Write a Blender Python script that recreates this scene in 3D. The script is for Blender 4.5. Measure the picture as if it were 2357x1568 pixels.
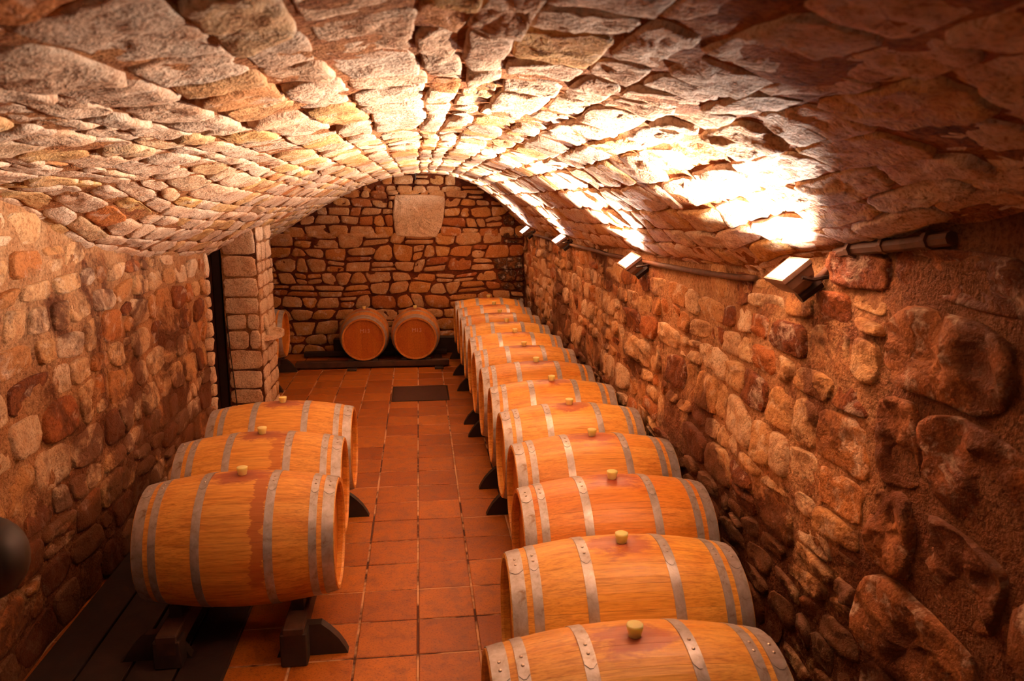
import bpy, bmesh, math, random
from math import sin, cos, tan, pi, radians, atan2, sqrt, exp
from mathutils import Vector, Matrix, noise

# ------------------------------------------------------------------ clear
for o in list(bpy.data.objects):
    bpy.data.objects.remove(o)
S = bpy.context.scene
COL = S.collection
random.seed(7)

# ------------------------------------------------------------------ camera
PITCH, YAW, CH, FPX = radians(10.5), radians(6.714), 2.30, 1800.0
FWD = Vector((sin(YAW) * cos(PITCH), cos(YAW) * cos(PITCH), -sin(PITCH)))
RGT = Vector((cos(YAW), -sin(YAW), 0))
UPV = RGT.cross(FWD)
cam = bpy.data.cameras.new('camera')
cam.sensor_width = 36.0
cam.lens = 36.0 * FPX / 2357.0
cam.clip_start = 0.05
cam.dof.use_dof = True
cam.dof.focus_distance = 4.8
cam.dof.aperture_fstop = 4.5
camo = bpy.data.objects.new('camera', cam)
COL.objects.link(camo)
camo.matrix_world = Matrix(((RGT.x, UPV.x, -FWD.x, 0), (RGT.y, UPV.y, -FWD.y, 0), (RGT.z, UPV.z, -FWD.z, CH), (0, 0, 0, 1)))
S.camera = camo

# ------------------------------------------------------------------ world, view
w = bpy.data.worlds.new('world')
S.world = w
w.use_nodes = True
w.node_tree.nodes['Background'].inputs[0].default_value = (1.0, 0.25, 0.08, 1)
w.node_tree.nodes['Background'].inputs[1].default_value = 0.02
S.view_settings.view_transform = 'Standard'
S.view_settings.look = 'None'
S.view_settings.gamma = 1
S.view_settings.use_curve_mapping = False
S.view_settings.exposure = 1.02
S.cycles.use_denoising = True
S.cycles.max_bounces = 7
S.cycles.diffuse_bounces = 4
S.cycles.glossy_bounces = 2
S.cycles.transmission_bounces = 1
S.cycles.sample_clamp_indirect = 8

# floodlights on the right wall: (x, y, z, watts)
LAMPS = [(1.40, 2.86, 2.02, 62, (-0.62, 0.04, 0.78)), (1.40, 5.15, 1.87, 80, (-0.60, -0.16, 0.78)), (1.40, 7.85, 1.87, 66, (-0.55, -0.16, 0.80)), (1.40, 10.45, 1.85, 38, (-0.60, -0.16, 0.75))]
LAMP_COL = (1.0, 0.80, 0.66)


def lamp_frame(n):
    n = Vector(n).normalized()
    xx = Vector((0, 1, 0)) - n * n.y
    xx.normalize()
    yy = n.cross(xx)
    return xx, yy, n


for (lx, ly, lz, pw, ln) in LAMPS:
    L = bpy.data.lights.new('floodlight_beam', 'AREA')
    L.shape = 'RECTANGLE'
    L.size, L.size_y = 0.13, 0.09
    L.energy = pw
    L.color = LAMP_COL
    L.spread = radians(124)
    lo = bpy.data.objects.new('floodlight_beam', L)
    COL.objects.link(lo)
    xx, yy, n = lamp_frame(ln)
    p = Vector((lx, ly, lz)) + n * 0.012
    lo.matrix_world = Matrix(((xx.x, -yy.x, -n.x, p.x), (xx.y, -yy.y, -n.y, p.y), (xx.z, -yy.z, -n.z, p.z), (0, 0, 0, 1)))
# added fill light behind the viewer, with no fixture of its own
for (x, y, z, e, d) in [(-0.6, -0.7, 2.15, 1.5, (0.0, 1.0, -0.25))]:
    L = bpy.data.lights.new('added_fill', 'AREA')
    L.size = 0.5
    L.energy = e
    L.color = (1.0, 0.72, 0.5)
    lo = bpy.data.objects.new('added_fill', L)
    COL.objects.link(lo)
    lo.location = (x, y, z)
    lo.rotation_euler = Vector(d).to_track_quat('-Z', 'Y').to_euler()


# ------------------------------------------------------------------ projection helper (only for level of detail)
def proj(p):
    d = Vector(p) - Vector((0, 0, CH))
    z = d.dot(FWD)
    if z < 0.2:
        return None
    return 1178.5 + FPX * d.dot(RGT) / z, 784 - FPX * d.dot(UPV) / z, z


def apparent(p, n, area):
    """approximate pixels covered by a piece; 0 when outside the frame"""
    q = proj(p)
    if q is None or not (-120 < q[0] < 2477 and -120 < q[1] < 1690):
        return 0.0
    v = (Vector((0, 0, CH)) - Vector(p)).normalized()
    return area * (FPX / q[2]) ** 2 * max(0.02, v.dot(n))


# ------------------------------------------------------------------ materials
def mat(name):
    m = bpy.data.materials.new(name)
    m.use_nodes = True
    nt = m.node_tree
    b = nt.nodes['Principled BSDF']
    return m, nt, b


def N(nt, t, **kw):
    n = nt.nodes.new(t)
    for k, v in kw.items():
        if k in n.inputs:
            n.inputs[k].default_value = v
        else:
            setattr(n, k, v)
    return n


def ramp(nt, stops, interp='LINEAR'):
    n = nt.nodes.new('ShaderNodeValToRGB')
    cr = n.color_ramp
    cr.interpolation = interp
    while len(cr.elements) < len(stops):
        cr.elements.new(0.5)
    for e, (p, c) in zip(cr.elements, stops):
        e.position = p
        e.color = (c[0], c[1], c[2], 1) if len(c) == 3 else c
    return n


def mixc(nt, fac, a, b, mode='MIX'):
    n = nt.nodes.new('ShaderNodeMix')
    n.data_type = 'RGBA'
    n.blend_type = mode
    for sock, v in ((n.inputs[0], fac), (n.inputs[6], a), (n.inputs[7], b)):
        if hasattr(v, 'is_linked'):
            nt.links.new(v, sock)
        elif isinstance(v, (int, float)):
            sock.default_value = v
        else:
            sock.default_value = (v[0], v[1], v[2], 1)
    return n.outputs[2]


def maprange(nt, v, a, b, c=0.0, d=1.0):
    n = nt.nodes.new('ShaderNodeMapRange')
    nt.links.new(v, n.inputs[0])
    n.inputs[1].default_value, n.inputs[2].default_value = a, b
    n.inputs[3].default_value, n.inputs[4].default_value = c, d
    return n.outputs[0]


def noise_tex(nt, vec, scale, detail=3, rough=0.6, dist=0.0):
    n = nt.nodes.new('ShaderNodeTexNoise')
    n.inputs['Scale'].default_value = scale
    n.inputs['Detail'].default_value = detail
    n.inputs['Roughness'].default_value = rough
    n.inputs['Distortion'].default_value = dist
    if vec is not None:
        nt.links.new(vec, n.inputs['Vector'])
    return n.outputs['Fac']


def mapping(nt, vec, sc=(1, 1, 1), loc=(0, 0, 0)):
    n = nt.nodes.new('ShaderNodeMapping')
    n.inputs['Scale'].default_value = sc
    n.inputs['Location'].default_value = loc
    nt.links.new(vec, n.inputs['Vector'])
    return n.outputs[0]


def bump(nt, b, h, strength, distance):
    n = nt.nodes.new('ShaderNodeBump')
    n.inputs['Strength'].default_value = strength
    n.inputs['Distance'].default_value = distance
    nt.links.new(h, n.inputs['Height'])
    nt.links.new(n.outputs[0], b.inputs['Normal'])


def damp_shade(nt, pos, v, rise):
    """patchy dampness plus painted-in shade towards the foot of a wall: shifts the patch noise a little with height"""
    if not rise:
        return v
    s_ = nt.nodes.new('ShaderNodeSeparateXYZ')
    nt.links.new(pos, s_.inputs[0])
    h_ = maprange(nt, s_.outputs[2], 0.55, 1.30, rise, 0.0)  # low wall darkens: shade painted in along with the dampness
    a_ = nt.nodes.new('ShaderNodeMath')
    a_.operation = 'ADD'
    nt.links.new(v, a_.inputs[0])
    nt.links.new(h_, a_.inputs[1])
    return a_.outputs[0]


def stone_material(name, stops, blotch=(0.10, 0.03, 0.012), b_lo=0.56, b_hi=0.66, b_scale=1.6, wear=0.6, gx=(1, 1, 1), b_amt=0.85, rise=0.0):
    m, nt, b = mat(name)
    geo = nt.nodes.new('ShaderNodeNewGeometry')
    pos = geo.outputs['Position']
    at = nt.nodes.new('ShaderNodeAttribute')
    at.attribute_name = 'tint'
    sep = nt.nodes.new('ShaderNodeSeparateColor')
    nt.links.new(at.outputs['Color'], sep.inputs[0])
    r = ramp(nt, stops)
    nt.links.new(sep.outputs[0], r.inputs[0])
    big = noise_tex(nt, mapping(nt, pos, gx), 9.0, 5, 0.65, 0.4)
    fine = noise_tex(nt, pos, 70.0, 3, 0.7)
    c = mixc(nt, maprange(nt, big, 0.45, 0.72, 0, wear), r.outputs[0], (0.50, 0.20, 0.065))
    c = mixc(nt, maprange(nt, big, 0.46, 0.30, 0, 0.75), c, (0.74, 0.58, 0.43))
    c = mixc(nt, 1.0, c, ramp_out(nt, fine, [(0.28, (0.50, 0.34, 0.24)), (0.50, (1, 1, 1)), (0.75, (1.12, 1.1, 1.08))]), 'MULTIPLY')
    ck = noise_tex(nt, mapping(nt, pos, gx, (3, 5, 7)), 5.0, 5, 0.6, 1.2)
    sb = nt.nodes.new('ShaderNodeMath')
    sb.operation = 'SUBTRACT'
    nt.links.new(ck, sb.inputs[0])
    sb.inputs[1].default_value = 0.5
    ab = nt.nodes.new('ShaderNodeMath')
    ab.operation = 'ABSOLUTE'
    nt.links.new(sb.outputs[0], ab.inputs[0])
    c = mixc(nt, maprange(nt, ab.outputs[0], 0.010, 0.0, 0, 0.55), c, (0.22, 0.07, 0.025))
    bl = damp_shade(nt, pos, noise_tex(nt, pos, b_scale, 6, 0.68, 0.5), rise)
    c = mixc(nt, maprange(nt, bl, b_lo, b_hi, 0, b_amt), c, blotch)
    nt.links.new(c, b.inputs['Base Color'])
    b.inputs['Roughness'].default_value = 0.72
    b.inputs['Specular IOR Level'].default_value = 0.15
    add = nt.nodes.new('ShaderNodeMath')
    add.operation = 'MULTIPLY_ADD'
    nt.links.new(big, add.inputs[0])
    add.inputs[1].default_value = 2.2
    nt.links.new(fine, add.inputs[2])
    bump(nt, b, add.outputs[0], 0.9, 0.009)
    return m


def ramp_out(nt, v, stops):
    r = ramp(nt, stops)
    nt.links.new(v, r.inputs[0])
    return r.outputs[0]


BEIGE, PALE, OCHRE, RUST, DARK = (0.60, 0.37, 0.17), (0.64, 0.49, 0.36), (0.62, 0.36, 0.12), (0.52, 0.17, 0.045), (0.12, 0.028, 0.010)
M_vault = stone_material('vault_stone', [(0.0, PALE), (0.40, (0.70, 0.47, 0.30)), (0.70, PALE), (0.84, OCHRE), (0.95, BEIGE), (1.0, RUST)], b_lo=0.60, b_hi=0.72, b_amt=0.6)
M_back = stone_material('end_wall_stone', [(0.0, (0.56, 0.34, 0.17)), (0.4, (0.50, 0.28, 0.12)), (0.65, (0.56, 0.28, 0.08)), (0.85, (0.42, 0.15, 0.04)), (0.97, (0.26, 0.07, 0.02)), (1.0, (0.03, 0.008, 0.004))], b_lo=0.60, b_hi=0.72, b_amt=0.7)
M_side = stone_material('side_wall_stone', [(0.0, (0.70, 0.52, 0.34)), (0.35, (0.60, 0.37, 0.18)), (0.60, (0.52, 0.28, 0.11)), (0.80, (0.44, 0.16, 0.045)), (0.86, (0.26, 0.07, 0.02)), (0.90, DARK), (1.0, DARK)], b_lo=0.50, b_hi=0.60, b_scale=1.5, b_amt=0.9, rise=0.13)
M_near_shaded = stone_material('near_shaded_stone', [(0.0, (0.20, 0.07, 0.025)), (0.6, (0.26, 0.10, 0.04)), (0.85, DARK), (1.0, DARK)], b_lo=0.47, b_hi=0.58, b_scale=1.3, b_amt=0.9)  # large near stones, the dim near corner's shade painted into their colour
M_pillar = stone_material('pillar_stone', [(0.0, (0.82, 0.66, 0.48)), (0.6, (0.78, 0.58, 0.38)), (1.0, (0.56, 0.32, 0.14))], b_lo=0.62, b_hi=0.74)


def mortar_material(name, c1, c2, blotch, lo=0.5, hi=0.62, rise=0.0, shade_y=None):
    m, nt, b = mat(name)
    geo = nt.nodes.new('ShaderNodeNewGeometry')
    pos = geo.outputs['Position']
    a = noise_tex(nt, pos, 7.0, 6, 0.7, 0.3)
    f = noise_tex(nt, pos, 60.0, 3, 0.7)
    c = ramp_out(nt, a, [(0.35, c1), (0.65, c2)])
    bl = damp_shade(nt, pos, noise_tex(nt, pos, 1.5, 6, 0.68, 0.5), rise)
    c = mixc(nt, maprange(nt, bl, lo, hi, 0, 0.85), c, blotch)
    if shade_y:
        s_ = nt.nodes.new('ShaderNodeSeparateXYZ')
        nt.links.new(pos, s_.inputs[0])
        n_ = nt.nodes.new('ShaderNodeMath')
        n_.operation = 'MULTIPLY_ADD'
        nt.links.new(bl, n_.inputs[0])
        n_.inputs[1].default_value = -0.7
        nt.links.new(s_.outputs[1], n_.inputs[2])
        c = mixc(nt, maprange(nt, n_.outputs[0], shade_y - 0.25, shade_y - 0.42, 0, 0.85), c, (0.13, 0.04, 0.016))  # shade of the near corner painted into the mortar too
    c = mixc(nt, 1.0, c, ramp_out(nt, f, [(0.3, (0.45, 0.38, 0.34)), (0.55, (1, 1, 1))]), 'MULTIPLY')
    nt.links.new(c, b.inputs['Base Color'])
    b.inputs['Roughness'].default_value = 0.9
    b.inputs['Specular IOR Level'].default_value = 0.15
    add = nt.nodes.new('ShaderNodeMath')
    add.operation = 'MULTIPLY_ADD'
    nt.links.new(a, add.inputs[0])
    add.inputs[1].default_value = 3.0
    nt.links.new(f, add.inputs[2])
    bump(nt, b, add.outputs[0], 1.0, 0.012)
    return m


M_mort_v = mortar_material('vault_mortar', (0.50, 0.22, 0.08), (0.30, 0.10, 0.035), (0.12, 0.04, 0.016), 0.58, 0.7)
M_mort_b = mortar_material('end_wall_mortar', (0.10, 0.020, 0.006), (0.20, 0.050, 0.014), (0.05, 0.010, 0.004))
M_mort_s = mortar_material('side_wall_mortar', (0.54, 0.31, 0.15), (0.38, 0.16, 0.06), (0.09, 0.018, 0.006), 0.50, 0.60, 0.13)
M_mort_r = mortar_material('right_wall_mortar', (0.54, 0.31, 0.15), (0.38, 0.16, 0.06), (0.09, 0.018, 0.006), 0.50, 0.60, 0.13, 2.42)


def simple(name, col, rough=0.6, metal=0.0, nscale=0, namt=0.3, bmp=0.0):
    m, nt, b = mat(name)
    b.inputs['Base Color'].default_value = (*col, 1)
    b.inputs['Roughness'].default_value = rough
    b.inputs['Metallic'].default_value = metal
    if nscale:
        tc = nt.nodes.new('ShaderNodeTexCoord')
        f = noise_tex(nt, tc.outputs['Object'], nscale, 4, 0.65)
        k = 1 - namt
        c = mixc(nt, 1.0, col, ramp_out(nt, f, [(0.3, (k, k, k)), (0.65, (1 + namt * .5,) * 3)]), 'MULTIPLY')
        nt.links.new(c, b.inputs['Base Color'])
        if bmp:
            bump(nt, b, f, 0.6, bmp)
    return m


M_black = simple('blackened_wood', (0.022, 0.008, 0.005), 0.65, 0, 9, 0.5, 0.004)
M_beam = simple('dark_beam_wood', (0.055, 0.018, 0.008), 0.7, 0, 12, 0.5, 0.004)
M_pipe = simple('old_conduit', (0.10, 0.035, 0.015), 0.7, 0, 20, 0.4, 0.003)
M_lampbody = simple('lamp_housing', (0.20, 0.12, 0.09), 0.5, 0.3, 30, 0.2)
M_blackmetal = simple('black_metal', (0.02, 0.01, 0.008), 0.5, 0.4)
M_door = simple('door_wood', (0.07, 0.022, 0.012), 0.6, 0, 8, 0.3, 0.002)
M_hatch = simple('hatch_metal', (0.055, 0.016, 0.010), 0.55, 0.2, 25, 0.35, 0.002)
M_bung = simple('silicone_bung', (1.0, 0.76, 0.32), 0.35)
_b = M_bung.node_tree.nodes['Principled BSDF']
_b.inputs['Subsurface Weight'].default_value = 1.0
_b.inputs['Subsurface Radius'].default_value = (1.0, 0.7, 0.35)
_b.inputs['Subsurface Scale'].default_value = 0.04
M_slab = stone_material('slab_stone', [(0, (0.74, 0.56, 0.38)), (1, (0.74, 0.56, 0.38))], b_lo=0.7, b_hi=0.8, wear=0.3)
M_chalk = simple('chalk', (0.75, 0.55, 0.42), 0.9)

m, nt, b = mat('lamp_glass')
b.inputs['Base Color'].default_value = (0.9, 0.9, 0.95, 1)
b.inputs['Emission Color'].default_value = (1.0, 0.93, 0.97, 1)
b.inputs['Emission Strength'].default_value = 14
M_glass = m


def wood_material(name, base_a, base_b, stain=True):
    """oak in barrel coordinates: grain runs along local X; tint per stave, hue per barrel from the object colour"""
    m, nt, b = mat(name)
    tc = nt.nodes.new('ShaderNodeTexCoord')
    oi = nt.nodes.new('ShaderNodeObjectInfo')
    ob = tc.outputs['Object']
    rnd = oi.outputs['Random']
    vadd = nt.nodes.new('ShaderNodeVectorMath')
    vadd.operation = 'MULTIPLY_ADD'
    nt.links.new(oi.outputs['Color'], vadd.inputs[0])
    vadd.inputs[1].default_value = (37, 53, 71)
    nt.links.new(ob, vadd.inputs[2])
    shifted = vadd.outputs[0]
    g = noise_tex(nt, mapping(nt, shifted, (3.0, 60, 60)), 1.0, 4, 0.6, 0.6)
    g2 = noise_tex(nt, mapping(nt, shifted, (10.0, 260, 260)), 1.0, 2, 0.6)
    tone = ramp_out(nt, rnd, [(0.0, base_a), (1.0, base_b)])
    c = mixc(nt, 1.0, tone, oi.outputs['Color'], 'MULTIPLY')
    c = mixc(nt, 1.0, c, ramp_out(nt, g, [(0.25, (0.62, 0.48, 0.40)), (0.5, (0.96, 0.94, 0.92)), (0.75, (1.10, 1.12, 1.12))]), 'MULTIPLY')
    c = mixc(nt, 0.55, c, ramp_out(nt, g2, [(0.32, (0.55, 0.42, 0.35)), (0.52, (1, 1, 1))]), 'MULTIPLY')
    # large warm patches and little dark specks/checks
    p = noise_tex(nt, mapping(nt, shifted, (3, 5, 5)), 1.0, 4, 0.6, 0.5)
    c = mixc(nt, maprange(nt, p, 0.52, 0.70, 0, 0.55), c, mixc(nt, 1.0, c, (0.80, 0.50, 0.34), 'MULTIPLY'))
    sp = noise_tex(nt, mapping(nt, shifted, (9, 42, 42)), 1.0, 5, 0.75, 0.8)
    c = mixc(nt, maprange(nt, sp, 0.68, 0.76, 0, 0.75), c, (0.10, 0.03, 0.015))
    if stain:
        # wine spilt round the bung (local origin at the barrel's middle, bung on top)
        sx = nt.nodes.new('ShaderNodeSeparateXYZ')
        nt.links.new(ob, sx.inputs[0])
        nw = noise_tex(nt, mapping(nt, shifted, (7, 16, 16)), 1.0, 4, 0.7, 0.3)
        dist = nt.nodes.new('ShaderNodeVectorMath')
        dist.operation = 'LENGTH'
        sub = nt.nodes.new('ShaderNodeVectorMath')
        sub.operation = 'SUBTRACT'
        nt.links.new(ob, sub.inputs[0])
        sub.inputs[1].default_value = (0, 0, 0.345)
        nt.links.new(mapping(nt, sub.outputs[0], (0.8, 1.3, 1.0)), dist.inputs[0])
        ma = nt.nodes.new('ShaderNodeMath')
        ma.operation = 'MULTIPLY_ADD'
        nt.links.new(nw, ma.inputs[0])
        ma.inputs[1].default_value = -0.34
        nt.links.new(dist.outputs['Value'], ma.inputs[2])
        f = maprange(nt, ma.outputs[0], -0.025, -0.085, 0, 0.8)
        c = mixc(nt, f, c, (0.30, 0.055, 0.035))
        # an old drip down the near flank of some barrels (object alpha switches it)
        nx = noise_tex(nt, mapping(nt, shifted, (2, 30, 30)), 1.0, 3, 0.7)
        xq = nt.nodes.new('ShaderNodeMath')
        xq.operation = 'MULTIPLY_ADD'
        nt.links.new(nx, xq.inputs[0])
        xq.inputs[1].default_value = 0.10
        nt.links.new(sx.outputs[0], xq.inputs[2])
        xd = nt.nodes.new('ShaderNodeMath')
        xd.operation = 'ABSOLUTE'
        xo = nt.nodes.new('ShaderNodeMath')
        xo.operation = 'SUBTRACT'
        nt.links.new(xq.outputs[0], xo.inputs[0])
        xo.inputs[1].default_value = 0.165
        nt.links.new(xo.outputs[0], xd.inputs[0])
        band = maprange(nt, xd.outputs[0], 0.034, 0.028, 0, 0.75)
        side = maprange(nt, sx.outputs[1], 0.01, -0.03, 0, 1)
        low = maprange(nt, sx.outputs[2], -0.16, -0.10, 0, 1)
        p1 = nt.nodes.new('ShaderNodeMath')
        p1.operation = 'MULTIPLY'
        nt.links.new(band, p1.inputs[0])
        nt.links.new(side, p1.inputs[1])
        p2 = nt.nodes.new('ShaderNodeMath')
        p2.operation = 'MULTIPLY'
        nt.links.new(p1.outputs[0], p2.inputs[0])
        nt.links.new(low, p2.inputs[1])
        p3 = nt.nodes.new('ShaderNodeMath')
        p3.operation = 'MULTIPLY'
        nt.links.new(p2.outputs[0], p3.inputs[0])
        nt.links.new(oi.outputs['Alpha'], p3.inputs[1])
        c = mixc(nt, p3.outputs[0], c, (0.42, 0.10, 0.03))
        ring = maprange(nt, dist.outputs['Value'], 0.06, 0.028, 0, 0.6)
        c = mixc(nt, ring, c, (0.22, 0.05, 0.03))
    nt.links.new(c, b.inputs['Base Color'])
    b.inputs['Roughness'].default_value = 0.42
    b.inputs['Specular IOR Level'].default_value = 0.45
    bump(nt, b, g2, 0.35, 0.0012)
    return m


M_wood = wood_material('oak_stave', (0.76, 0.38, 0.070), (0.86, 0.50, 0.125))
M_head = wood_material('oak_head', (0.60, 0.21, 0.024), (0.72, 0.31, 0.040), stain=False)

m, nt, b = mat('galvanised_hoop')
tc = nt.nodes.new('ShaderNodeTexCoord')
f1 = noise_tex(nt, tc.outputs['Object'], 22, 5, 0.7, 0.4)
f2 = noise_tex(nt, tc.outputs['Object'], 6, 3, 0.6)
c = ramp_out(nt, f1, [(0.30, (0.28, 0.19, 0.13)), (0.42, (0.42, 0.38, 0.37)), (0.7, (0.60, 0.58, 0.62))])
c = mixc(nt, maprange(nt, f2, 0.55, 0.75, 0, 0.5), c, (0.40, 0.24, 0.12))
nt.links.new(c, b.inputs['Base Color'])
b.inputs['Metallic'].default_value = 0.5
nt.links.new(maprange(nt, f1, 0.3, 0.7, 0.50, 0.33), b.inputs['Roughness'])
bump(nt, b, f1, 0.25, 0.002)
M_hoop = m
M_rivet = simple('rivet_steel', (0.55, 0.46, 0.40), 0.35, 0.9)

m, nt, b = mat('terracotta_tile')
geo = nt.nodes.new('ShaderNodeNewGeometry')
pos = geo.outputs['Position']
at = nt.nodes.new('ShaderNodeAttribute')
at.attribute_name = 'tint'
sep = nt.nodes.new('ShaderNodeSeparateColor')
nt.links.new(at.outputs['Color'], sep.inputs[0])
c = ramp_out(nt, sep.outputs[0], [(0.0, (0.32, 0.080, 0.008)), (1.0, (0.48, 0.148, 0.016))])
a_ = noise_tex(nt, pos, 10, 6, 0.72, 0.3)
f_ = noise_tex(nt, pos, 90, 2, 0.7)
c = mixc(nt, 1.0, c, ramp_out(nt, a_, [(0.28, (0.55, 0.45, 0.42)), (0.52, (1, 1, 1)), (0.72, (1.2, 1.25, 1.3))]), 'MULTIPLY')
c = mixc(nt, 1.0, c, ramp_out(nt, f_, [(0.30, (0.55, 0.48, 0.45)), (0.48, (1, 1, 1))]), 'MULTIPLY')
nt.links.new(c, b.inputs['Base Color'])
nt.links.new(maprange(nt, a_, 0.3, 0.7, 0.35, 0.60), b.inputs['Roughness'])
bump(nt, b, a_, 0.4, 0.006)
M_tile = m
m, nt, b = mat('grout')
geo = nt.nodes.new('ShaderNodeNewGeometry')
gn = noise_tex(nt, geo.outputs['Position'], 2.2, 4, 0.7)
c = ramp_out(nt, gn, [(0.44, (0.06, 0.014, 0.006)), (0.56, (0.62, 0.36, 0.20))])
nt.links.new(c, b.inputs['Base Color'])
b.inputs['Roughness'].default_value = 0.9
M_grout = m


# ------------------------------------------------------------------ object helpers
def mesh_obj(name, verts, faces, material=None, parent=None, loc=None, smooth=False, tint=None):
    me = bpy.data.meshes.new(name)
    me.from_pydata(verts, [], faces)
    if smooth:
        me.polygons.foreach_set('use_smooth', [True] * len(me.polygons))
    if tint is not None:
        a = me.attributes.new('tint', 'FLOAT_COLOR', 'POINT')
        a.data.foreach_set('color', [x for t in tint for x in t])
    if material:
        me.materials.append(material)
    me.update()
    o = bpy.data.objects.new(name, me)
    COL.objects.link(o)
    if loc is not None:
        o.location = loc
    if parent is not None:
        o.parent = parent
    return o


def bm_obj(name, bm, material=None, parent=None, smooth=False, loc=None):
    me = bpy.data.meshes.new(name)
    bmesh.ops.recalc_face_normals(bm, faces=bm.faces)
    bm.to_mesh(me)
    bm.free()
    if smooth:
        me.polygons.foreach_set('use_smooth', [True] * len(me.polygons))
    if material:
        me.materials.append(material)
    o = bpy.data.objects.new(name, me)
    COL.objects.link(o)
    if loc is not None:
        o.location = loc
    if parent is not None:
        o.parent = parent
    return o


def empty(name, loc=(0, 0, 0), rz=0.0):
    o = bpy.data.objects.new(name, None)
    o.empty_display_size = 0.1
    COL.objects.link(o)
    o.location = loc
    o.rotation_euler = (0, 0, rz)
    return o


def tag(o, label, cat, group=None):
    o['label'] = label
    o['category'] = cat
    if group:
        o['group'] = group
    return o


def struct(o, label, cat):
    o['kind'] = 'structure'
    o['label'] = label
    o['category'] = cat
    return o


def bm_box(bm, x0, x1, y0, y1, z0, z1, bev=0.0, mtx=None):
    r = bmesh.ops.create_cube(bm, size=1.0, matrix=Matrix.Translation(((x0 + x1) / 2, (y0 + y1) / 2, (z0 + z1) / 2)) @ Matrix.Diagonal((x1 - x0, y1 - y0, z1 - z0, 1)))
    vs = r['verts']
    if bev:
        es = list({e for v in vs for e in v.link_edges})
        rr = bmesh.ops.bevel(bm, geom=es, offset=bev, segments=1, affect='EDGES')
        vs = list({v for f in rr['faces'] for v in f.verts} | {v for v in vs if v.is_valid})
    if mtx is not None:
        bmesh.ops.transform(bm, matrix=mtx, verts=vs)
    return vs


def tube(bm, pts, r, seg=8, cap=True):
    """swept tube through pts (Vectors); r is a number or a list"""
    rings = []
    n = len(pts)
    for i, p in enumerate(pts):
        p = Vector(p)
        d = (Vector(pts[min(i + 1, n - 1)]) - Vector(pts[max(i - 1, 0)])).normalized()
        a = Vector((0, 0, 1)) if abs(d.z) < 0.9 else Vector((1, 0, 0))
        s = d.cross(a).normalized()
        t = s.cross(d)
        rr = r[i] if isinstance(r, (list, tuple)) else r
        rings.append([bm.verts.new(p + (s * cos(2 * pi * k / seg) + t * sin(2 * pi * k / seg)) * rr) for k in range(seg)])
    for a, c in zip(rings, rings[1:]):
        for k in range(seg):
            bm.faces.new((a[k], a[(k + 1) % seg], c[(k + 1) % seg], c[k]))
    if cap:
        bm.faces.new(rings[0])
        bm.faces.new(rings[-1])


def smoothstep(a, b, x):
    t = max(0.0, min(1.0, (x - a) / (b - a)))
    return t * t * (3 - 2 * t)


def lerp_table(tab, x):
    if x <= tab[0][0]:
        return tab[0][1]
    for (a, fa), (c, fc) in zip(tab, tab[1:]):
        if x <= c:
            t = (x - a) / (c - a)
            return fa + (fc - fa) * t
    return tab[-1][1]


# ------------------------------------------------------------------ cellar geometry
XL, XR, YE, YN = -1.95, 1.57, 11.6, -1.2
PROF = [(-3.0, 1.08), (-2.5, 1.43), (-2.12, 1.70), (-1.95, 1.79), (-1.76, 1.91), (-1.38, 2.14), (-1.0, 2.35), (-0.75, 2.46), (-0.45, 2.56), (-0.04, 2.63), (0.3, 2.625),
        (0.55, 2.57), (0.86, 2.45), (1.18, 2.21), (1.40, 1.98), (1.57, 1.80)]
DL = [(0, 0.55), (3.0, 0.55), (4.0, 0.50), (4.35, 0.38), (4.8, 0.22), (5.6, 0.12), (7.2, 0.0)]
DR = [(0, 0.50), (1.9, 0.45), (2.4, 0.33), (2.85, 0.25), (3.15, 0.20), (3.4, 0.13), (4.2, 0.09), (5.5, 0.05), (9, 0.0)]
# smooth the profile by resampling with a small kernel
_ps = []
for i in range(185):
    x = -3.0 + i * 0.025
    if x > 1.57:
        break
    s = wsum = 0
    for k in range(-6, 7):
        xx_ = x + k * 0.02
        if -3.0 <= xx_ <= 1.57:
            g = exp(-(k / 4.0) ** 2)
            s += g * lerp_table(PROF, xx_)
            wsum += g
    _ps.append((x, s / wsum))
_ps.append((1.57, 1.80))
# arc length table
_arc = [(0.0, _ps[0][0], _ps[0][1])]
for (xa, za), (xb, zb) in zip(_ps, _ps[1:]):
    _arc.append((_arc[-1][0] + sqrt((xb - xa) ** 2 + (zb - za) ** 2), xb, zb))
ARC = _arc[-1][0]
A2X = [(a, x) for a, x, z in _arc]
X2A = [(x, a) for a, x, z in _arc]


def vault_z(x, y):
    z = lerp_table(_ps, x)
    if x < -0.5:
        z += lerp_table(DL, y) * min(1.0, (-0.5 - x) / 1.45) ** 1.4
    if x > 0.5:
        z += lerp_table(DR, y) * min(1.0, (x - 0.5) / 1.07) ** 1.8
    return z


def S_vault(u, v):
    """u along the cellar (y), v arc length from the far left edge"""
    x = lerp_table(A2X, v)
    return Vector((x, u, vault_z(x, u)))


def wall_bulge(y, z, s):
    return 0.05 * noise.noise(Vector((s * 7.3, y * 0.7, z * 0.9))) + 0.02 * noise.noise(Vector((s * 3.1, y * 2.3, z * 2.5)))


def S_left(u, v):
    return Vector((XL + wall_bulge(u, v, 1), u, v))


def S_right(u, v):
    return Vector((XR - 0.02 + wall_bulge(u, v, 5), u, v))


def S_back(u, v):
    return Vector((u, YE, v))


def norm_of(Sf, u, v, ref):
    e = 0.02
    a = Sf(u + e, v) - Sf(u - e, v)
    c = Sf(u, v + e) - Sf(u, v - e)
    n = a.cross(c)
    if n.length < 1e-9:
        return ref.copy()
    n.normalize()
    if n.dot(ref) < 0:
        n = -n
    return n


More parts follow.
